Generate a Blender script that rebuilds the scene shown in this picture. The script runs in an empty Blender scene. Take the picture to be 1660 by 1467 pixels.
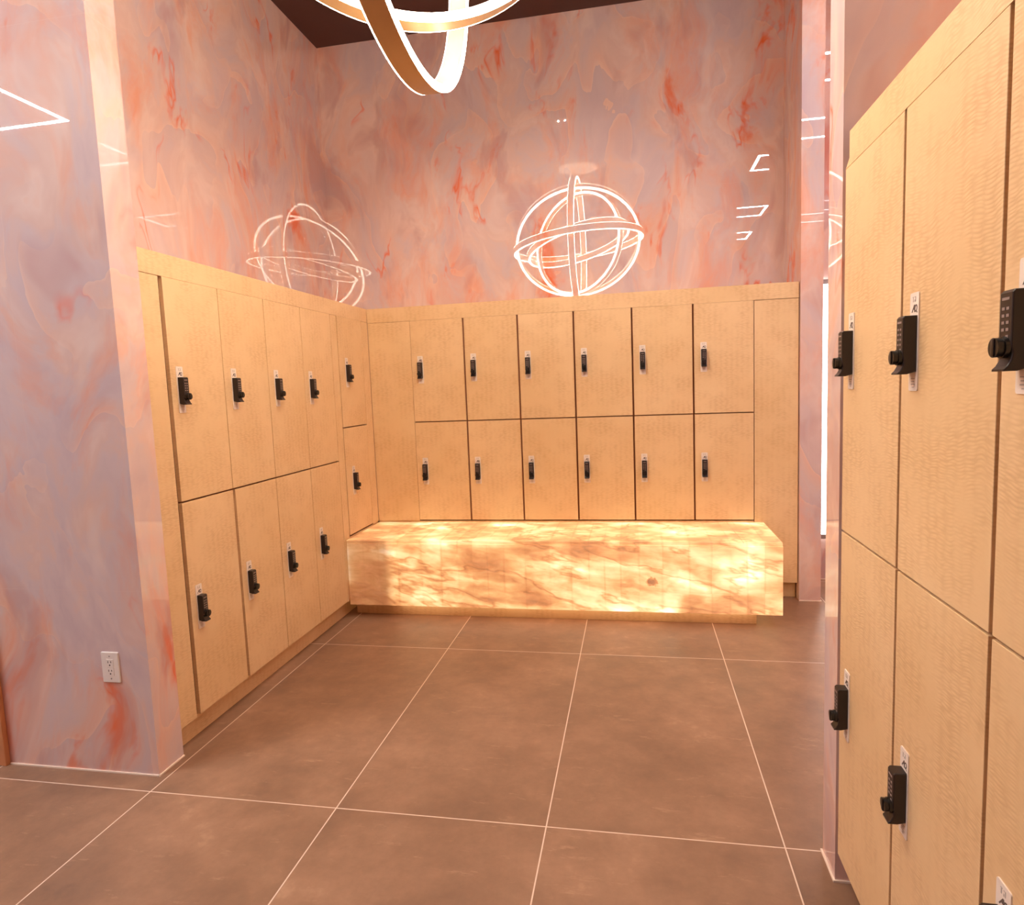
import bpy, bmesh, math
from mathutils import Matrix, Vector

scene = bpy.context.scene
COL = scene.collection
PI = math.pi

# ------------------------------------------------------------------ helpers
def link(o, parent=None):
    COL.objects.link(o)
    if parent is not None:
        o.parent = parent
    return o

def tag(o, label=None, cat=None, group=None, kind=None):
    if label: o['label'] = label
    if cat: o['category'] = cat
    if group: o['group'] = group
    if kind: o['kind'] = kind
    return o

def empty(name, loc=(0, 0, 0), rz=0.0, label=None, cat=None, group=None):
    o = bpy.data.objects.new(name, None)
    o.empty_display_size = .1
    o.location = loc
    o.rotation_euler = (0, 0, rz)
    COL.objects.link(o)
    return tag(o, label, cat, group)

def box(bm, x0, x1, y0, y1, z0, z1, bevel=0.0, seg=2):
    r = bmesh.ops.create_cube(bm, size=1.0)
    vs = r['verts']
    bmesh.ops.scale(bm, vec=(x1 - x0, y1 - y0, z1 - z0), verts=vs)
    bmesh.ops.translate(bm, vec=((x0 + x1) / 2, (y0 + y1) / 2, (z0 + z1) / 2), verts=vs)
    if bevel > 0:
        es = {e for v in vs for e in v.link_edges}
        bmesh.ops.bevel(bm, geom=list(es), offset=bevel, segments=seg, affect='EDGES', profile=.5)

def prism(bm, pts, axis, a, b):
    """closed outline pts swept along axis ('X' -> pts are (y,z); 'Y' -> (x,z); 'Z' -> (x,y))"""
    def mk(p, t):
        if axis == 'X': return (t, p[0], p[1])
        if axis == 'Y': return (p[0], t, p[1])
        return (p[0], p[1], t)
    A = [bm.verts.new(mk(p, a)) for p in pts]
    B = [bm.verts.new(mk(p, b)) for p in pts]
    n = len(pts)
    bm.faces.new(A); bm.faces.new(list(reversed(B)))
    for i in range(n):
        bm.faces.new((A[i], B[i], B[(i + 1) % n], A[(i + 1) % n]))

def cyl(bm, c, r, h, axis='Z', n=24, r2=None):
    rot = {'Z': Matrix.Identity(4), 'Y': Matrix.Rotation(PI / 2, 4, 'X'), 'X': Matrix.Rotation(PI / 2, 4, 'Y')}[axis]
    bmesh.ops.create_cone(bm, cap_ends=True, segments=n, radius1=r, radius2=r if r2 is None else r2, depth=h,
                          matrix=Matrix.Translation(c) @ rot)

def rrect(x0, x1, z0, z1, r, n=5):
    pts = []
    for cx, cz, a0 in ((x1 - r, z1 - r, 0), (x0 + r, z1 - r, 90), (x0 + r, z0 + r, 180), (x1 - r, z0 + r, 270)):
        for i in range(n + 1):
            a = math.radians(a0 + 90 * i / n)
            pts.append((cx + r * math.cos(a), cz + r * math.sin(a)))
    return pts

def mesh_from(name, bm, mat, smooth=False):
    bmesh.ops.recalc_face_normals(bm, faces=bm.faces[:])
    me = bpy.data.meshes.new(name)
    bm.to_mesh(me); bm.free()
    if smooth:
        for p in me.polygons: p.use_smooth = True
        try: me.set_sharp_from_angle(angle=math.radians(35))
        except Exception: pass
    mats = mat if isinstance(mat, (list, tuple)) else [mat]
    for m in mats: me.materials.append(m)
    return me

def obj(name, bm, mat, parent=None, smooth=False):
    return link(bpy.data.objects.new(name, mesh_from(name, bm, mat, smooth)), parent)

def struct(name, bm, mat):
    return tag(obj(name, bm, mat), kind='structure')

def dup(root, loc, rz, label, group=None):
    r = root.copy(); COL.objects.link(r)
    r.location = loc; r.rotation_euler = (0, 0, rz)
    r['label'] = label
    if group: r['group'] = group
    for ch in list(root.children):
        c = ch.copy(); COL.objects.link(c); c.parent = r
        for g in ch.children:
            q = g.copy(); COL.objects.link(q); q.parent = c
    return r

# ------------------------------------------------------------------ materials
class NT:
    def __init__(self, name):
        self.m = bpy.data.materials.new(name); self.m.use_nodes = True
        self.t = self.m.node_tree; self.n = self.t.nodes; self.l = self.t.links
        self.p = self.n['Principled BSDF']
    def new(self, typ, **kw):
        nd = self.n.new(typ)
        for k, v in kw.items(): setattr(nd, k, v)
        return nd
    def put(self, sock, v):
        if isinstance(v, bpy.types.NodeSocket): self.l.new(v, sock)
        else: sock.default_value = v
    def math(self, op, a, b=None, c=None, clamp=False):
        nd = self.new('ShaderNodeMath', operation=op); nd.use_clamp = clamp
        self.put(nd.inputs[0], a)
        if b is not None: self.put(nd.inputs[1], b)
        if c is not None: self.put(nd.inputs[2], c)
        return nd.outputs[0]
    def vmath(self, op, a, b=None):
        nd = self.new('ShaderNodeVectorMath', operation=op)
        self.put(nd.inputs[0], a)
        if b is not None:
            if op == 'SCALE': self.put(nd.inputs['Scale'], b)
            else: self.put(nd.inputs[1], b)
        return nd.outputs[0]
    def coord(self):
        return self.new('ShaderNodeTexCoord').outputs['Object']
    def sep(self, v):
        return self.new('ShaderNodeSeparateXYZ'), v
    def xyz(self, v):
        s = self.new('ShaderNodeSeparateXYZ'); self.l.new(v, s.inputs[0]); return s.outputs
    def comb(self, x, y, z):
        s = self.new('ShaderNodeCombineXYZ')
        for i, q in enumerate((x, y, z)): self.put(s.inputs[i], q)
        return s.outputs[0]
    def noise(self, v, scale, detail=4, rough=.55, dist=0.0, color=False):
        nd = self.new('ShaderNodeTexNoise')
        self.put(nd.inputs['Vector'], v); nd.inputs['Scale'].default_value = scale
        nd.inputs['Detail'].default_value = detail; nd.inputs['Roughness'].default_value = rough
        nd.inputs['Distortion'].default_value = dist
        return nd.outputs['Color'] if color else nd.outputs['Fac']
    def ramp(self, f, stops, interp='LINEAR'):
        nd = self.new('ShaderNodeValToRGB'); self.put(nd.inputs[0], f)
        cr = nd.color_ramp; cr.interpolation = interp
        while len(cr.elements) < len(stops): cr.elements.new(.5)
        for e, (pos, c) in zip(cr.elements, stops):
            e.position = pos
            e.color = (c, c, c, 1) if isinstance(c, (int, float)) else (*c, 1)
        return nd.outputs[0]
    def mix(self, f, a, b, blend='MIX'):
        nd = self.new('ShaderNodeMix', data_type='RGBA', blend_type=blend)
        self.put(nd.inputs[0], f)
        for s, v in ((nd.inputs[6], a), (nd.inputs[7], b)):
            self.put(s, v if isinstance(v, bpy.types.NodeSocket) else (*v, 1))
        return nd.outputs[2]
    def bump(self, h, strength, dist):
        nd = self.new('ShaderNodeBump'); self.put(nd.inputs['Height'], h)
        nd.inputs['Strength'].default_value = strength; nd.inputs['Distance'].default_value = dist
        self.l.new(nd.outputs[0], self.p.inputs['Normal'])
    def set(self, **kw):
        for k, v in kw.items():
            s = self.p.inputs[k.replace('_', ' ')]
            if not isinstance(v, bpy.types.NodeSocket) and s.type == 'RGBA': v = (*v, 1)
            self.put(s, v)
        return self

def lin(r, g, b):
    f = lambda c: (c / 255 / 12.92) if c / 255 <= .04045 else ((c / 255 + .055) / 1.055) ** 2.4
    return (f(r), f(g), f(b))

def simple(name, col, rough=.5, metal=0.0, **kw):
    t = NT(name); t.set(Base_Color=col, Roughness=rough, Metallic=metal, **kw)
    # slight surface mottling keeps every material procedural
    v = t.noise(t.coord(), 14, 3)
    t.set(Base_Color=t.mix(v, tuple(c * .94 for c in col), tuple(min(1, c * 1.05) for c in col)))
    return t.m

def emitter(name, col, strength):
    t = NT(name)
    t.set(Base_Color=(.8, .8, .8), Emission_Color=col, Emission_Strength=strength)
    return t.m

def marble_mat():
    t = NT('pink_onyx_marble')
    co = t.coord()
    x, y, z = t.xyz(co)
    p = t.comb(x, y, t.math('MULTIPLY', z, .60))
    w1 = t.vmath('SUBTRACT', t.noise(p, 1.3, 2, .5, color=True), (.5, .5, .5))
    q = t.vmath('ADD', p, t.vmath('SCALE', w1, .75))
    w2 = t.vmath('SUBTRACT', t.noise(q, 5.0, 3, .6, color=True), (.5, .5, .5))
    q2 = t.vmath('ADD', q, t.vmath('SCALE', w2, .09))
    # translucent folded layers: soft on one side, crisp on the other
    n = t.noise(q2, 1.5, 2, .5)
    saw = t.math('FRACT', t.math('MULTIPLY', n, 7.0))
    fold = t.ramp(saw, [(0.0, MB[0]), (.35, MB[1]), (.70, MB[2]), (.93, MB[3]), (1.0, MB[4])])
    n2 = t.noise(q, 2.6, 3, .55)
    smooth = t.ramp(t.noise(q2, 2.9, 4, .62), [(.34, MB[0]), (.45, MB[1]), (.52, MB[2]), (.60, MB[5]), (.70, MB[3])])
    base = t.mix(t.ramp(n2, [(.40, .05), (.60, .60)]), smooth, fold)
    # peach clouds, drawn out vertically, some with a torn crisp rim
    v3 = t.vmath('MULTIPLY', q2, (1.25, 1.25, .85))
    o1 = t.noise(v3, 2.3, 5, .64)
    f1 = t.ramp(o1, [(.49, 0.0), (.56, .30), (.67, .72)])
    base = t.mix(f1, base, MB[6])
    # saturated orange veins and spots
    o2 = t.math('ABSOLUTE', t.math('SUBTRACT', t.noise(v3, 1.7, 4, .6), .52))
    vein = t.ramp(o2, [(0.0, 1.0), (.006, .65), (.022, 0.0)])
    vm = t.ramp(n2, [(.54, 0.0), (.64, 1.0)])
    base = t.mix(t.math('MULTIPLY', t.math('MULTIPLY', vein, vm), .85), base, MB[7])
    sp = t.ramp(t.math('MULTIPLY', o1, n2), [(.345, 0.0), (.375, .35), (.43, .85)])
    base = t.mix(sp, base, MB[7])
    # pale veils and dusky mauve depths
    dn = t.noise(t.vmath('MULTIPLY', q2, (1, 1, .7)), 3.4, 3, .55)
    base = t.mix(t.ramp(dn, [(.57, 0.0), (.66, .55)]), base, MB[8])
    base = t.mix(t.ramp(dn, [(.30, .5), (.41, 0.0)]), base, MB[9])
    def joint(s, off, per, wd=.0016):
        m = t.math('PINGPONG', t.math('SUBTRACT', s, off), per / 2)
        return t.math('LESS_THAN', m, wd)
    j = t.math('MAXIMUM', joint(z, .79, 2.21), t.math('MAXIMUM', joint(x, -.507, 1.2), joint(y, -.53, 1.2)))
    base = t.mix(t.math('MULTIPLY', j, .16), base, MB[5])
    t.set(Base_Color=base, Roughness=.010, IOR=1.85)
    return t.m

# marble palette: cool dark, cool, warm, pale, cloud, veil, orange, vein
MB = [lin(202, 180, 184), lin(212, 190, 190), lin(220, 188, 178), lin(230, 186, 166), lin(238, 202, 180), lin(228, 200, 190),
      lin(230, 158, 126), lin(232, 106, 52), lin(192, 152, 148), lin(232, 212, 204)]

def croc_mat():
    t = NT('embossed_gold_laminate')
    oi = t.new('ShaderNodeObjectInfo')
    off = t.math('MULTIPLY', oi.outputs['Random'], 37.0)
    co = t.vmath('ADD', t.coord(), t.comb(off, off, off))
    x, y, z = t.xyz(co)
    wob = t.math('SUBTRACT', t.noise(t.vmath('MULTIPLY', co, (1, 1, .6)), 7.0, 2), .5)
    h = t.math('ADD', x, y)
    qz = t.math('MULTIPLY_ADD', wob, .06, z)
    vor = t.new('ShaderNodeTexVoronoi', feature='F1', voronoi_dimensions='2D')
    t.put(vor.inputs['Vector'], t.comb(t.math('MULTIPLY', h, 28.0), t.math('MULTIPLY', qz, 145.0), 0.0))
    vor.inputs['Scale'].default_value = 1.0; vor.inputs['Randomness'].default_value = .55
    cell = t.ramp(vor.outputs['Distance'], [(.12, 1.0), (.62, 0.0)])
    mask = t.ramp(t.noise(co, 7.0, 3, .6), [(.40, .10), (.60, 1.0)])
    hgt = t.math('MULTIPLY', cell, mask)
    t.bump(hgt, .26, .0012)
    tone = t.ramp(t.noise(co, 2.2, 4, .5), [(.3, WOOD[0]), (.7, WOOD[1])])
    
    dark = t.math('MULTIPLY', t.math('SUBTRACT', 1.0, cell), t.math('MULTIPLY', mask, .32))
    t.set(Base_Color=t.mix(dark, tone, WOOD[2]), Roughness=.42)
    return t.m
WOOD = [lin(224, 188, 140), lin(231, 197, 152), lin(184, 138, 90)]

def floor_mat():
    t = NT('concrete_look_floor_tiles')
    co = t.coord(); x, y, z = t.xyz(co)
    fx = t.math('DIVIDE', x, .8); fy = t.math('DIVIDE', y, 1.505)
    dx = t.math('MULTIPLY', t.math('PINGPONG', fx, .5), .8)
    dy = t.math('MULTIPLY', t.math('PINGPONG', fy, .5), 1.505)
    d = t.math('MINIMUM', dx, dy)
    gr = t.ramp(t.math('DIVIDE', d, .01), [(.20, 1.0), (.27, 0.0)])
    cell = t.comb(t.math('FLOOR', fx), t.math('FLOOR', fy), 0.0)
    wn = t.new('ShaderNodeTexWhiteNoise'); t.put(wn.inputs['Vector'], cell)
    p = t.vmath('ADD', co, t.vmath('SCALE', wn.outputs['Color'], 9.0))
    n1 = t.noise(p, 2.2, 5, .62)
    n2 = t.noise(p, 9.0, 4, .7)
    v = t.math('MULTIPLY_ADD', n2, .35, t.math('MULTIPLY', n1, .65))
    c = t.ramp(v, [(.30, FL[0]), (.48, FL[1]), (.60, FL[2]), (.75, FL[3])])
    sc = t.ramp(t.noise(t.vmath('MULTIPLY', p, (1, 3.5, 1)), 5.0, 5, .75), [(.60, 0.0), (.74, .5)])
    c = t.mix(sc, c, FL[3])
    c = t.mix(gr, c, lin(222, 196, 176))
    t.set(Base_Color=c, Roughness=t.ramp(n1, [(.3, .34), (.7, .46)]), Specular_IOR_Level=.35)
    t.bump(t.math('MULTIPLY', gr, -1.0), .25, .002)
    return t.m
FL = [lin(120, 91, 73), lin(143, 108, 85), lin(158, 120, 95), lin(194, 154, 124)]

def onyx_mat():
    """back-lit onyx: the lamps inside the box shine through where the slab is thin"""
    t = NT('backlit_onyx')
    co = t.coord(); x, y, z = t.xyz(co)
    w = t.vmath('SUBTRACT', t.noise(co, 2.4, 3, color=True), (.5, .5, .5))
    p = t.comb(x, t.math('MULTIPLY', y, 1.3), t.math('MULTIPLY_ADD', x, .16, t.math('MULTIPLY', z, 1.9)))
    q = t.vmath('ADD', p, t.vmath('SCALE', w, .5))
    n = t.noise(q, 3.0, 3, .5)
    lay = t.noise(t.comb(t.math('MULTIPLY', x, 1.6), t.math('MULTIPLY', y, 5.0), t.math('MULTIPLY_ADD', x, 1.5, t.math('MULTIPLY', z, 8.0))), 1.5, 3, .5, .4)
    f = t.math('MULTIPLY_ADD', lay, .42, t.math('MULTIPLY', n, .66))
    # lamp modules behind the slab: seams at uneven steps, every module its own brightness
    xw = t.math('ADD', x, t.math('MULTIPLY', t.math('SINE', t.math('MULTIPLY', x, 7.3)), .035))
    sx = t.math('MULTIPLY', t.math('PINGPONG', t.math('DIVIDE', t.math('ADD', xw, .02), .125), .5), .125)
    line = t.ramp(t.math('DIVIDE', sx, .012), [(0.05, 1.0), (.9, 0.0)])
    lm = t.ramp(t.noise(co, 4.5, 2), [(.42, .1), (.58, 1.0)])
    f = t.math('SUBTRACT', f, t.math('MULTIPLY', t.math('MULTIPLY', line, lm), .04))
    cellx = t.math('FLOOR', t.math('DIVIDE', t.math('ADD', xw, .02), .125))
    cellz = t.math('FLOOR', t.math('DIVIDE', t.math('ADD', t.math('SUBTRACT', z, .08), t.math('MULTIPLY', t.math('SUBTRACT', n, .5), .12)), .15))
    wn = t.new('ShaderNodeTexWhiteNoise'); t.put(wn.inputs['Vector'], t.comb(cellx, cellz, 0.0))
    f = t.math('ADD', f, t.math('MULTIPLY', t.math('SUBTRACT', wn.outputs['Value'], .5), .06))
    # veins, falling gently to the right
    v = t.math('ABSOLUTE', t.math('SUBTRACT', t.noise(t.comb(t.math('MULTIPLY', x, .8), y, t.math('MULTIPLY_ADD', x, .55, t.math('MULTIPLY', z, 2.6))), 1.7, 4, .6), .5))
    vein = t.ramp(v, [(0.0, 1.0), (.008, .6), (.03, 0.0)])
    f = t.math('SUBTRACT', f, t.math('MULTIPLY', vein, .12))
    jt = t.math('LESS_THAN', t.math('ABSOLUTE', t.math('SUBTRACT', x, t.math('MULTIPLY_ADD', y, -.035, 2.647))), .0022)
    f = t.math('SUBTRACT', f, t.math('MULTIPLY', t.math('MULTIPLY', jt, t.math('GREATER_THAN', z, .548)), .10))
    # knot in the stone
    dk = t.new('ShaderNodeVectorMath', operation='DISTANCE'); t.put(dk.inputs[0], co); dk.inputs[1].default_value = (2.02, 1.965, .295)
    knot = t.ramp(t.math('ADD', dk.outputs['Value'], t.math('MULTIPLY', t.math('SUBTRACT', t.noise(co, 40, 2), .5), .05)), [(.008, 1.0), (.036, 0.0)])
    f = t.math('SUBTRACT', f, t.math('MULTIPLY', knot, .35))
    em = t.ramp(f, [(.24, lin(140, 84, 54)), (.40, lin(216, 142, 84)), (.49, lin(246, 188, 118)), (.56, lin(254, 214, 148)), (.64, lin(255, 232, 174)), (.74, lin(255, 248, 224))])
    # lamps end short of the left end of the box
    lit = t.ramp(t.math('ADD', x, t.math('MULTIPLY', t.math('SUBTRACT', t.noise(co, 9, 2), .5), .04)), [(.235, .28), (.30, 1.0)])
    top = t.math('GREATER_THAN', z, .548)
    lit = t.math('MAXIMUM', lit, t.math('MULTIPLY', top, .72))
    base = t.ramp(t.noise(t.vmath('MULTIPLY', co, (1, 1, 3)), 5, 6, .6, 1.0), [(.35, lin(206, 156, 118)), (.65, lin(226, 184, 146))])
    st = t.ramp(f, [(.3, .56), (.47, .72), (.54, .90), (.62, 1.08), (.74, 1.5)])
    t.set(Base_Color=base, Roughness=.14, Emission_Color=em, Emission_Strength=t.math('MULTIPLY', t.math('MULTIPLY', lit, st), ONYX))
    return t.m
ONYX = 0.70

M = dict(
    marble=marble_mat(), croc=croc_mat(), floor=floor_mat(), onyx=onyx_mat(),
    ceil=simple('dark_brown_ceiling', lin(74, 42, 34), .6),
    core=simple('door_edge_board', lin(196, 130, 78), .5),
    carcass=simple('locker_inside_board', lin(150, 88, 52), .6),
    plate=simple('pale_label_plate', lin(236, 222, 210), .35),
    ink=simple('dark_print', lin(96, 80, 74), .6),
    pale_ink=simple('pale_grey_print', lin(184, 172, 164), .6),
    black=simple('black_lock_plastic', lin(36, 26, 24), .38),
    knob=simple('black_knob_plastic', lin(22, 17, 15), .3),
    keys=simple('grey_key_print', lin(150, 132, 126), .5),
    white=simple('white_plastic', lin(236, 226, 218), .35),
    slot=simple('dark_slot', lin(60, 42, 36), .6),
    caulk=simple('pale_caulk', lin(236, 214, 196), .6),
    gold=simple('champagne_gold_band', lin(204, 166, 118), .38, .25),
    alu=simple('grey_aluminium', lin(170, 160, 158), .4, .6),
    canopy=simple('pale_canopy', lin(226, 206, 190), .5),
    casing=simple('orange_brown_door_wood', lin(196, 128, 84), .45),
    mirror=simple('mirror_glass', (.9, .9, .9), .02, 1.0),
    led=emitter('warm_led_strip', (1.0, .84, .66), 31.0),
    led_white=emitter('white_led_strip', (1.0, .95, .97), 95.0),
    led_hall=emitter('bright_white_led_strip', (.93, .95, 1.0), 225.0),
    led_mirror=emitter('mirror_led_border', (1.0, .94, .88), 9.0),
    under=emitter('warm_under_light', (1.0, .74, .50), 2.4),
    spot=emitter('spot_lens', (1.0, .85, .65), 9.0),
)

# ------------------------------------------------------------------ camera (solved from floor grid, lockers and wall edges)
cam = bpy.data.cameras.new('camera')
cam.sensor_fit = 'HORIZONTAL'; cam.sensor_width = 36.0
cam.lens = 36.0 * 1052.0358 / 1660.0
cam.clip_start = .02
co_ = bpy.data.objects.new('camera', cam); COL.objects.link(co_)
R = [[0.98215770, -0.18704334, 0.01952045], [0.18403941, 0.97731872, 0.10477409], [-0.03867500, -0.09931215, 0.99430445]]
mw = Matrix.Identity(4)
for i in range(3):
    mw[i][0] = R[i][0]; mw[i][1] = R[i][2]; mw[i][2] = -R[i][1]
mw.translation = (1.93755, -2.13438, 1.55420)
co_.matrix_world = mw
scene.camera = co_

# ------------------------------------------------------------------ room shell
CE = 4.36
WX, WY = -.547, 3.075
def wall(name, *b, mat='marble'):
    bm = bmesh.new(); box(bm, *b); return struct(name, bm, M[mat])
bm = bmesh.new(); box(bm, -8.0, 4.7, -8.2, 3.3, -.12, 0); struct('floor', bm, M['floor'])
bm = bmesh.new(); box(bm, -8.0, 4.7, -8.2, 3.3, CE, CE + .12); struct('ceiling', bm, M['ceil'])
wall('wall_left', WX - .1, WX, .25, 3.075, 0, CE)
wall('wall_back', WX - .1, 4.6, WY, WY + .12, 0, CE)
wall('wall_left_front', -7.8, -.04, .10, .25, 0, CE)
wall('wall_back_right', 3.036, 3.176, 2.545, WY, 0, CE)
wall('wall_right_end', 2.516, 3.17, -.13, .0, 0, CE)
wall('wall_right', 3.03, 3.17, -8.0, -.13, 0, CE)
wall('wall_corridor', 4.5, 4.6, -8.0, 3.075, 0, CE)
wall('wall_rear', -7.8, 4.6, -8.12, -8.0, 0, CE)
wall('wall_far_left', -7.9, -7.8, -8.0, .25, 0, CE)

# caulk lines at the feet of the marble
n = 0
for b in ((-.777, -.036, .094, .10, 0, .006), (-.04, -.034, .094, .25, 0, .006), (2.510, 2.516, -.136, .006, 0, .006),
          (2.516, 3.03, -.136, -.13, 0, .006), (3.036, 3.182, 2.539, 2.545, 0, .006), (3.176, 3.182, 2.545, 3.075, 0, .006),
          (3.182, 4.5, 3.069, 3.075, 0, .006)):
    n += 1
    bm = bmesh.new(); box(bm, *b); struct('trim_%d' % n, bm, M['caulk'])

# wooden door casing on the left edge of the photo
bm = bmesh.new()
box(bm, -.875, -.779, .078, .10, 0, 2.12, .003)
box(bm, -1.80, -1.704, .078, .10, 0, 2.12, .003)
box(bm, -1.80, -.779, .078, .10, 2.12, 2.215, .003)
struct('trim_8', bm, M['casing'])
bm = bmesh.new(); box(bm, -1.70, -.879, .088, .10, .012, 2.112, .002)
d1 = struct('door_1', bm, M['casing'])
bm = bmesh.new(); cyl(bm, (-1.64, .066, 1.02), .011, .045, 'Y'); box(bm, -1.65, -1.53, .035, .05, 1.01, 1.03, .004)
obj('door_handle', bm, M['alu'], d1)

# ------------------------------------------------------------------ locker (local: front faces -Y, door plane y=0, x along the row)
def text_mesh(name, s, size, mat, shear=0.0, depth=.0003):
    cu = bpy.data.curves.new(name, 'FONT'); cu.body = s; cu.size = size; cu.extrude = depth; cu.shear = shear
    cu.align_x = 'CENTER'; cu.align_y = 'CENTER'
    o = bpy.data.objects.new(name, cu); COL.objects.link(o)
    dg = bpy.context.evaluated_depsgraph_get()
    me = bpy.data.meshes.new_from_object(o.evaluated_get(dg))
    me.transform(Matrix.Rotation(PI / 2, 4, 'X'))
    COL.objects.unlink(o); bpy.data.objects.remove(o); bpy.data.curves.remove(cu)
    me.materials.clear(); me.materials.append(mat)
    return me

def lock_meshes():
    out = {}
    bm = bmesh.new(); prism(bm, rrect(-.0215, .0215, -.1025, .1025, .005), 'Y', -.0025, 0)
    out['label_plate'] = mesh_from('label_plate', bm, M['plate'])
    # body with the flared finger pull at its foot
    bm = bmesh.new()
    prof = [(-.0025, .0545), (-.026, .0545), (-.030, .050), (-.030, -.030), (-.027, -.040), (-.029, -.050), (-.034, -.059),
            (-.039, -.064), (-.039, -.067), (-.020, -.067), (-.0025, -.062)]
    prism(bm, prof, 'X', -.0175, .0175)
    bmesh.ops.recalc_face_normals(bm, faces=bm.faces[:])
    es = [e for e in bm.edges if abs(e.verts[0].co.x - e.verts[1].co.x) < 1e-6]
    bmesh.ops.bevel(bm, geom=es, offset=.0022, segments=2, affect='EDGES', profile=.5)
    out['keypad_lock'] = mesh_from('keypad_lock', bm, M['black'])
    # keys: a logo bar and two columns of five printed keys
    bm = bmesh.new()
    box(bm, -.010, .010, -.0306, -.0300, .0395, .0435)
    for r in range(5):
        zz = .027 - r * .0105
        for sx in ((-.006, .006) if r < 4 else (.006,)):
            box(bm, sx - .0036, sx + .0036, -.0306, -.0300, zz - .0022, zz + .0022)
    out['keypad_buttons'] = mesh_from('keypad_buttons', bm, M['keys'])
    bm = bmesh.new()
    cyl(bm, (0, -.0325, -.031), .0165, .006, 'Y', 28)
    cyl(bm, (0, -.040, -.031), .0140, .011, 'Y', 28, .0150)
    box(bm, -.0045, .0045, -.0475, -.044, -.0445, -.0175, .0012)
    out['turn_knob'] = mesh_from('turn_knob', bm, M['knob'], True)
    # print on the plate: emblem above the lock, faint number above it, three tiny lines below
    bm = bmesh.new()
    pt = [(-.0118, .062), (-.0085, .062), (-.0050, .0675), (.0005, .0675), (.0012, .062), (.0042, .062), (.0030, .0775), (-.0005, .0775)]
    prism(bm, pt, 'Y', -.0031, -.0025)
    for k in range(20):
        a0, a1 = 2 * PI * k / 20, 2 * PI * (k + 1) / 20
        f = lambda a, r: (.0085 + r * .0062 * math.cos(a) + .0012 * math.sin(a), .0698 + r * .0078 * math.sin(a))
        prism(bm, [f(a0, 1), f(a1, 1), f(a1, .62), f(a0, .62)], 'Y', -.0031, -.0025)
    prism(bm, [(.0085, .0655), (.0105, .0665), (.0160, .0605), (.0135, .0600)], 'Y', -.0031, -.0025)
    out['emblem_print'] = mesh_from('emblem_print', bm, M['ink'])
    bm = bmesh.new()
    for (x0, x1, z0, z1) in ((-.007, -.0045, .083, .094), (-.0085, -.003, .0925, .094), (.001, .007, .0925, .094), (.0052, .007, .0835, .0935),
                             (.001, .003, .083, .088)):
        box(bm, x0, x1, -.0030, -.0025, z0, z1)
    out['number_print'] = mesh_from('number_print', bm, M['pale_ink'])
    bm = bmesh.new()
    for (x0, x1, z0, z1) in ((-.009, .009, -.0775, -.0755), (-.007, .007, -.0835, -.0815),
                             (-.009, .009, -.0895, -.0875), (-.004, .004, -.0955, -.0938)):
        box(bm, x0, x1, -.0030, -.0025, z0, z1)
    out['fine_print'] = mesh_from('fine_print', bm, M['pale_ink'])
    return out
LM = lock_meshes()

PROTO = {}
def locker(loc, rz, w, zb, zt, il, ir, ib, it, lockx, lockz, label, group):
    """w = bay width; door insets il/ir/ib/it; lockx measured from the bay's left edge; zb..zt bay height"""
    key = (round(w, 3), round(zb, 3), round(zt, 3), il, ir, ib, it, round(lockx, 3), round(lockz, 3))
    if key in PROTO:
        return dup(PROTO[key], loc, rz, label, group)
    t = empty('locker', loc, rz, label, 'locker', group)
    z0, z1 = zb, zt                                     # thing's base is on the floor line; heights are absolute
    th, dep, dt = .016, .46, .019
    bm = bmesh.new()
    x0, x1 = .0012, w - .0012
    zz0, zz1 = z0 + .001, z1 - .001
    y0, y1 = dt + .002, dt + dep
    box(bm, x0, x0 + th, y0, y1, zz0, zz1)
    box(bm, x1 - th, x1, y0, y1, zz0, zz1)
    box(bm, x0 + th, x1 - th, y0, y1, zz0, zz0 + th)
    box(bm, x0 + th, x1 - th, y0, y1, zz1 - th, zz1)
    box(bm, x0 + th, x1 - th, y1 - .008, y1, zz0 + th, zz1 - th)
    obj('body', bm, M['carcass'], t)
    bm = bmesh.new(); box(bm, il, w - ir, 0, dt, z0 + ib, z1 - it, .0008, 1)
    dr = obj('door', bm, M['croc'], t)
    for nm, me in LM.items():
        o = link(bpy.data.objects.new(nm, me), dr); o.location = (lockx, 0, lockz)
    PROTO[key] = t
    return t

def panel(name, b, parent, mat='croc', bevel=.0008):
    bm = bmesh.new(); box(bm, *b, bevel, 1); return obj(name, bm, M[mat], parent)

ORD = ['first', 'second', 'third', 'fourth', 'fifth', 'sixth']
# ---- left run: local x -> +Y, front faces +X
XL = -.041
GL = 'tan lockers along the left wall'
starts = [.362, .759, 1.156, 1.553]
ends = [.759, 1.156, 1.553, 1.948]
for i in range(4):
    il = .021 if i == 0 else .0025
    lab = 'upper tan locker on the left wall, %s' % (['beside the near marble pier', 'second from the near marble pier', 'third from the near marble pier',
                                                         'fourth along, left of the raised corner pair'][i])
    locker((XL, starts[i], 0), PI / 2, ends[i] - starts[i], 1.104, 2.088, il, .0025, .004, .002, .078, 1.602, lab, GL)
    il = [.021, .017, .0025, .0025][i]
    lab = 'lower tan locker on the left wall, %s' % (['beside the near marble pier', 'second from the near marble pier', 'third from the near marble pier',
                                                         'fourth from the near pier, against the bench end'][i])
    locker((XL, starts[i], 0), PI / 2, ends[i] - starts[i], .120, 1.104, il, .0025, .004, .004, .078, .613, lab, GL)
locker((XL, 2.040, 0), PI / 2, .414, 1.322, 2.088, .012, .003, .004, .002, .122, 1.704, 'narrow-looking upper tan locker on the left wall, in the corner over the bench', GL)
locker((XL, 2.040, 0), PI / 2, .414, .560, 1.322, .012, .003, .008, .004, .128, .941, 'lower tan locker on the left wall, in the corner just above the bench', GL)

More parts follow.
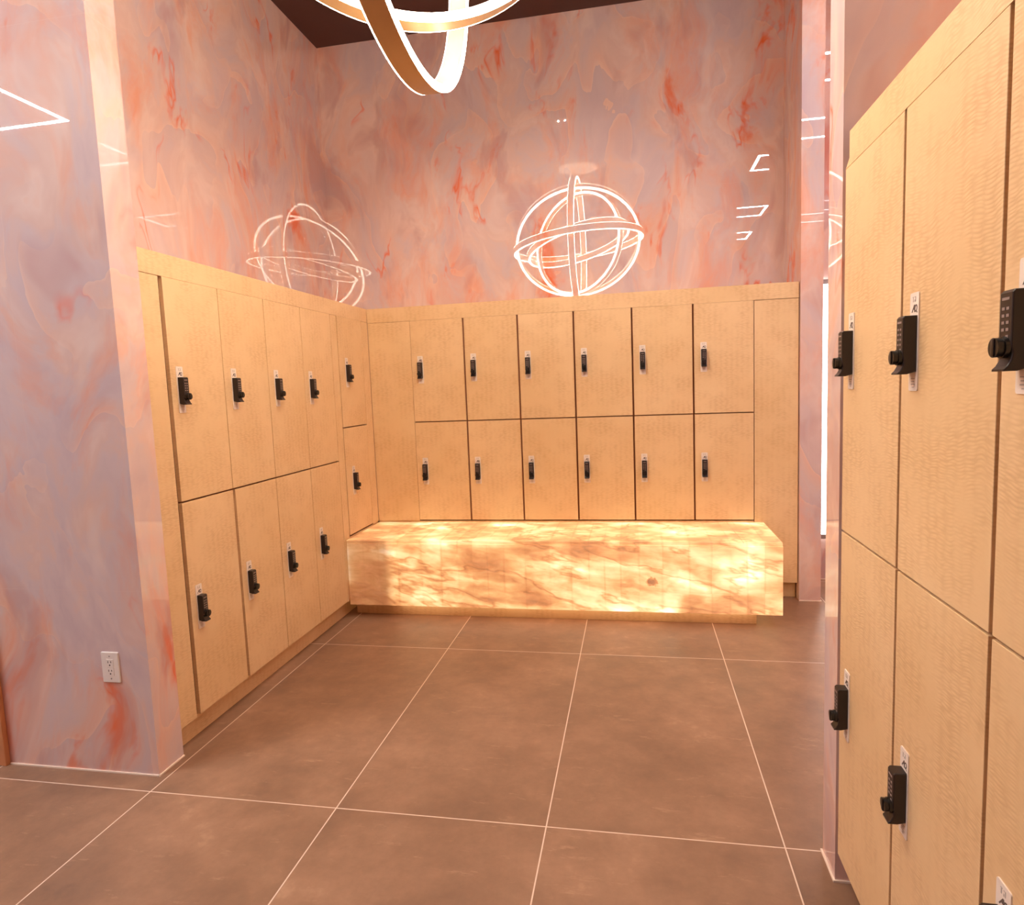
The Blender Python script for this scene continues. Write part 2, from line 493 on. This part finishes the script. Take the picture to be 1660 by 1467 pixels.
t = empty('locker_surround', (XL, .25, 0), PI / 2, 'tan top fascia, filler strips and plinth framing the left lockers', 'cabinet')
o = .25
panel('fascia', (.001, 2.318, 0, .019, 2.0868, 2.185), t)
panel('filler_panel', (.001, .108, .0, .019, .120, 2.0845), t)
panel('filler_panel', (1.951 - o, 2.037 - o, .0, .019, .120, 2.0845), t)
panel('filler_panel', (2.4565 - o, 2.5686 - o, .0, .019, .560, 2.0845), t)
panel('lower_panel', (2.041 - o, 2.568 - o, .004, .019, .120, .556), t)
panel('plinth', (.001, 2.568 - o, .058, .076, 0, .118), t)
panel('top_board', (.001, 2.820, .021, .495, 2.167, 2.185), t)

# ---- back run: local x -> +X, front faces -Y
YB = 2.569
GB = 'tan lockers along the back wall above the bench'
xs = [.295, .7055, 1.1125, 1.520, 1.929, 2.344, 2.744]
for i in range(6):
    w = xs[i + 1] - xs[i]
    pos = ['first from the left corner', 'second from the left corner', 'third from the left corner', 'third from the right end', 'second from the right end', 'beside the plain right end panel'][i]
    il = .002 if i == 0 else .0062
    ir = .002 if i == 5 else .0062
    locker((xs[i], YB, 0), 0, w, 1.322, 2.081, il, ir, .004, .002, .069, 1.714, 'upper tan locker on the back wall, ' + pos, GB)
    locker((xs[i], YB, 0), 0, w, .566, 1.322, il, ir, .004, .004, .069, .947, 'lower tan locker above the glowing bench, ' + pos, GB)
t = empty('locker_surround', (-.041, YB, 0), 0, 'tan top fascia, end panels and plinth framing the back lockers', 'cabinet')
o = -.041
panel('fascia', (.0, 3.031 - o, 0, .019, 2.0798, 2.185), t)
panel('corner_panel', (-.0403 - o, .2945 - o, .002, .019, .562, 2.0785), t)
panel('end_panel', (2.747 - o, 3.031 - o, .003, .019, .121, 2.0775), t)
panel('lower_panel', (-.0403 - o, 2.745 - o, .008, .019, .100, .560), t)
panel('plinth', (.040, 3.031 - o, .066, .085, 0, .118), t)
panel('top_board', (.020, 3.031 - o, .021, .495, 2.167, 2.185), t)
panel('side_board', (3.013 - o, 3.031 - o, .021, .495, .121, 2.165), t)

# ---- right run: local x -> -Y, front faces -X
XR = 2.520
GR = 'tan lockers in the right foreground'
ys = [-.140, -.545, -.946, -1.350]
names = ['next to the slim marble pier', 'middle column of the right foreground', 'cut off by the right edge of the photo']
for i in range(3):
    w = ys[i] - ys[i + 1]
    locker((XR, ys[i], 0), -PI / 2, w, 1.106, 2.116, .006 if i else .002, .0062, .003, .002, .0725, 1.617, 'upper tan locker on the right, ' + names[i], GR)
    locker((XR, ys[i], 0), -PI / 2, w, .098, 1.106, .006 if i else .002, .0062, .004, .003, .0725, .609, 'lower tan locker on the right, ' + names[i], GR)
t = empty('locker_surround', (XR, -.136, 0), -PI / 2, 'tan top fascia and plinth framing the right foreground lockers', 'cabinet')
bm = bmesh.new()
prism(bm, [(.006, 2.1148), (.036, 2.136), (.036, 2.205), (1.232, 2.205), (1.232, 2.1148)], 'Y', 0, .019)
obj('fascia', bm, M['croc'], t)
panel('plinth', (.002, 1.232, .060, .078, 0, .096), t, 'carcass')
panel('end_panel', (1.2165, 1.2325, .0, .50, 0, 2.113), t)
panel('top_board', (.036, 1.232, .021, .50, 2.187, 2.205), t)

# ------------------------------------------------------------------ glowing bench
t = empty('bench', (0, 0, 0), 0, 'long glowing onyx stone bench below the back lockers', 'bench')
bx0, bx1, by0, by1, bz0, bz1 = -.034, 2.808, 1.965, 2.562, .096, .553
bm = bmesh.new()
prism(bm, [(bx0, by0 + .002), (bx1 - .002, by0 + .002), (bx1 - .002, by1), (bx0, by1)], 'Z', bz1 - .022, bz1)
es = [e for e in bm.edges if abs(e.verts[0].co.z - e.verts[1].co.z) < 1e-6]
bmesh.ops.bevel(bm, geom=es, offset=.0025, segments=2, affect='EDGES', profile=.5)
obj('seat_slab', bm, M['onyx'], t)
bm = bmesh.new(); box(bm, bx0, bx1, by0, by0 + .022, bz0, bz1 - .0225, .002, 2); obj('front_slab', bm, M['onyx'], t)
bm = bmesh.new(); box(bm, bx1 - .022, bx1, by0 + .0225, by1, bz0, bz1 - .0225, .002, 2); obj('end_slab', bm, M['onyx'], t)
bm = bmesh.new(); box(bm, bx0, bx1 - .0225, by0 + .0225, by1, bz0 + .004, bz0 + .02); obj('base_board', bm, M['onyx'], t)
bm = bmesh.new(); box(bm, .30, 2.66, 2.015, 2.045, bz0 - .004, bz0 + .0035); obj('under_light', bm, M['under'], t)
pl = panel('plinth', (.045, 2.671, 2.067, 2.085, 0, bz0 + .002), t)
panel('plinth', (bx0, .044, 2.070, 2.088, 0, bz0 + .002), t)

# ------------------------------------------------------------------ chandelier of LED rings
CC = Vector((1.275, -.13, 3.32))
def ring_parts(nrm, R, wid=.076, th=.026, N=128):
    nrm = Vector(nrm).normalized()
    a = nrm.cross(Vector((0, 0, 1)))
    if a.length < .05: a = nrm.cross(Vector((1, 0, 0)))
    a.normalize(); b = nrm.cross(a)
    def sweep(prof):                       # prof: list of (radial, axial)
        bm = bmesh.new(); rows = []
        for k in range(N):
            c, s = math.cos(2 * PI * k / N), math.sin(2 * PI * k / N)
            d = a * c + b * s
            rows.append([bm.verts.new(d * r + nrm * ax) for r, ax in prof])
        m = len(prof)
        for k in range(N):
            for j in range(m):
                bm.faces.new((rows[k][j], rows[(k + 1) % N][j], rows[(k + 1) % N][(j + 1) % m], rows[k][(j + 1) % m]))
        return bm
    h = wid / 2
    band = sweep([(R - th / 2, -h + .0036), (R + th / 2, -h + .0036), (R + th / 2, h - .0036), (R - th / 2, h - .0036)])
    l1 = sweep([(R - th / 2, h - .0034), (R + th / 2, h - .0034), (R + th / 2, h), (R - th / 2, h)])
    l2 = sweep([(R - th / 2, -h), (R + th / 2, -h), (R + th / 2, -h + .0034), (R - th / 2, -h + .0034)])
    return band, l1, l2
ch = empty('chandelier', CC, 0, 'globe of interlocking white LED ring bands hanging from the dark ceiling', 'chandelier')
RINGS = [((1.0, .02, 0), .778), ((-.12, -.70, .70), .765), ((-.50, .863, .087), .620), ((-.09, 0, 1.0), .800), ((-.24, -.09, .966), .640)]
for nrm, Rr in RINGS:
    band, l1, l2 = ring_parts(nrm, Rr)
    rb = obj('ring', band, M['gold'], ch, True)
    obj('led_strip', l1, M['led'], rb, True)
    obj('led_strip', l2, M['led'], rb, True)
bm = bmesh.new(); cyl(bm, (0, -.28, CE - CC.z - .021), .25, .04, 'Z', 48); obj('canopy', bm, M['canopy'], ch, True)
for dx, dy in ((0, .10), (.16, -.18), (-.16, -.18)):
    bm = bmesh.new()
    p0 = Vector((dx * .3, dy * .5 - .2, CE - CC.z - .04)); p1 = Vector((0 if dx == 0 else dx * .2, dy * .5, .79))
    dv = p1 - p0
    bmesh.ops.create_cone(bm, cap_ends=True, segments=8, radius1=.0022, radius2=.0022, depth=dv.length,
                          matrix=Matrix.Translation((p0 + p1) / 2) @ dv.to_track_quat('Z', 'Y').to_matrix().to_4x4())
    obj('suspension_cable', bm, M['alu'], ch)

# ------------------------------------------------------------------ square LED frames on the ceiling (mirrored in the polished marble, plus two added fill lights)
def square_light(x0, x1, y0, y1, label):
    w, h = x1 - x0, y1 - y0
    t = empty('ceiling_light', ((x0 + x1) / 2, (y0 + y1) / 2, CE), 0, label, 'ceiling light', 'square LED ceiling lights')
    def frame(o, i, z0, z1):
        bm = bmesh.new()
        X, Y = w / 2, h / 2
        box(bm, -X + o, X - o, -Y + o, -Y + i, z0, z1); box(bm, -X + o, X - o, Y - i, Y - o, z0, z1)
        box(bm, -X + o, -X + i, -Y + i, Y - i, z0, z1); box(bm, X - i, X - o, -Y + i, Y - i, z0, z1)
        return bm
    obj('housing', frame(0, .040, -.030, -.001), M['alu'], t)
    obj('led_strip', frame(.004, .036, -.034, -.0305), M['led_white' if x0 > 0 else 'led_hall'], t)
square_light(3.52, 4.28, -1.25, -.62, 'square LED ceiling light over the corridor, mirrored higher in the back wall')
square_light(3.53, 4.13, -3.81, -3.16, 'square LED ceiling light over the corridor, mirrored lower in the back wall')
square_light(3.53, 4.13, 1.36, 1.95, 'square LED ceiling light over the corridor end by the tall lit mirror')
square_light(3.55, 4.20, -5.70, -5.05, 'square LED ceiling light at the far rear of the corridor')
square_light(-4.40, -3.46, -3.44, -2.50, 'square LED ceiling light mirrored in the left pier as a large white corner')
square_light(-1.90, -1.10, -1.62, -.82, 'added square LED fill light over the hall in front of the left pier')  # unseen lamp, added to brighten the left pier
square_light(-7.20, -6.30, -3.44, -2.50, 'added square LED fill light over the far left of the hall')  # unseen lamp, added as fill for the hall

# twin spotlight and sprinkler on the ceiling
t = empty('ceiling_spotlight', (1.25, 1.25, CE), 0, 'tiny twin spotlight on the dark ceiling, mirrored as two dots', 'spotlight')
bm = bmesh.new(); box(bm, -.06, .06, -.03, .03, -.02, -.001, .002); obj('base', bm, M['black'], t)
for sx in (-.035, .035):
    bm = bmesh.new(); cyl(bm, (sx, 0, -.042), .015, .042, 'Z', 20); hd = obj('spot_head', bm, M['black'], t, True)
    bm = bmesh.new(); cyl(bm, (sx, 0, -.065), .006, .003, 'Z', 20); obj('lens', bm, M['spot'], hd)
for sx in (-.035, .035):
    la = bpy.data.lights.new('spot_lamp', 'SPOT'); la.energy = 50; la.color = (1, .86, .70); la.spot_size = math.radians(120); la.spot_blend = .8
    la.shadow_soft_size = .006
    lo = bpy.data.objects.new('spot_lamp', la); COL.objects.link(lo); lo.location = (1.25 + sx, 1.25, CE - .072)
    lo.rotation_euler = (math.radians(14), 0, 0)
t = empty('fire_sprinkler', (.24, 3.0, CE), 0, 'small round fire sprinkler on the dark ceiling near the back wall', 'sprinkler')
bm = bmesh.new(); cyl(bm, (0, 0, -.004), .035, .006, 'Z', 24); obj('escutcheon', bm, M['alu'], t, True)
bm = bmesh.new(); cyl(bm, (0, 0, -.022), .010, .028, 'Z', 16); cyl(bm, (0, 0, -.038), .018, .003, 'Z', 16); obj('sprinkler_head', bm, M['alu'], t, True)

# ------------------------------------------------------------------ tall lit mirror in the corridor
t = empty('wall_mirror', (3.65, WY, 0), 0, 'tall mirror with a glowing white border in the gap between the piers', 'mirror')
mx0, mx1, mz0, mz1 = -.41, .41, .325, 2.252
def ringbox(o, i, y0, y1):
    bm = bmesh.new()
    a0, a1, c0, c1 = mx0 + o, mx1 - o, mz0 + o, mz1 - o
    k = i - o
    box(bm, a0, a1, y0, y1, c0, c0 + k); box(bm, a0, a1, y0, y1, c1 - k, c1)
    box(bm, a0, a0 + k, y0, y1, c0 + k, c1 - k); box(bm, a1 - k, a1, y0, y1, c0 + k, c1 - k)
    return bm
bm = bmesh.new(); box(bm, mx0, mx1, -.045, -.025, mz0, mz1, .002); obj('frame', bm, M['alu'], t)
obj('led_border', ringbox(.037, .10, -.047, -.0452), M['led_mirror'], t)
bm = bmesh.new(); box(bm, mx0 + .101, mx1 - .101, -.0475, -.0452, mz0 + .101, mz1 - .101); obj('mirror_glass', bm, M['mirror'], t)
obj('back_light', ringbox(.02, .04, -.0245, -.006), M['led_mirror'], t)

# ------------------------------------------------------------------ wall outlet on the left pier
t = empty('wall_outlet', (-.2175, .10, .4655), 0, 'white double power outlet low on the left marble pier', 'outlet')
bm = bmesh.new()
prism(bm, rrect(-.041, .041, -.065, .065, .004), 'Y', -.006, -.0002)
bmesh.ops.recalc_face_normals(bm, faces=bm.faces[:])
es = [e for e in bm.edges if e.verts[0].co.y < -.005 and e.verts[1].co.y < -.005]
bmesh.ops.bevel(bm, geom=es, offset=.0025, segments=2, affect='EDGES', profile=.5)
obj('cover_plate', bm, M['white'], t)
for zc in (.0185, -.0185):
    bm = bmesh.new(); prism(bm, rrect(-.0165, .0165, zc - .0165, zc + .0165, .003), 'Y', -.0078, -.006)
    rc = obj('receptacle', bm, M['white'], t)
    bm = bmesh.new()
    box(bm, -.0085, -.0058, -.0083, -.0078, zc + .001, zc + .010); box(bm, .0052, .0080, -.0083, -.0078, zc + .002, zc + .0095)
    cyl(bm, (0, -.00805, zc - .0078), .0032, .0005, 'Y', 14)
    obj('slots', bm, M['slot'], rc)
for zc in (.048, -.048):
    bm = bmesh.new(); cyl(bm, (0, -.0064, zc), .0032, .0012, 'Y', 14); obj('screw', bm, M['alu'], t)

# ------------------------------------------------------------------ world, view
wd = bpy.data.worlds.new('world'); scene.world = wd; wd.use_nodes = True
wd.node_tree.nodes['Background'].inputs[0].default_value = (.9, .7, .6, 1)
wd.node_tree.nodes['Background'].inputs[1].default_value = 0.0
vs = scene.view_settings
scene.display_settings.display_device = 'sRGB'
vs.view_transform = 'Standard'; vs.look = 'None'; vs.gamma = 1.0; vs.use_curve_mapping = False
vs.exposure = 0.36
scene.cycles.max_bounces = 7
scene.cycles.glossy_bounces = 4
scene.cycles.diffuse_bounces = 4
scene.cycles.sample_clamp_indirect = 8.0
scene.cycles.use_denoising = True
scene.cycles.use_adaptive_sampling = True
scene.cycles.adaptive_threshold = .02
scene.cycles.caustics_reflective = False
scene.cycles.caustics_refractive = False
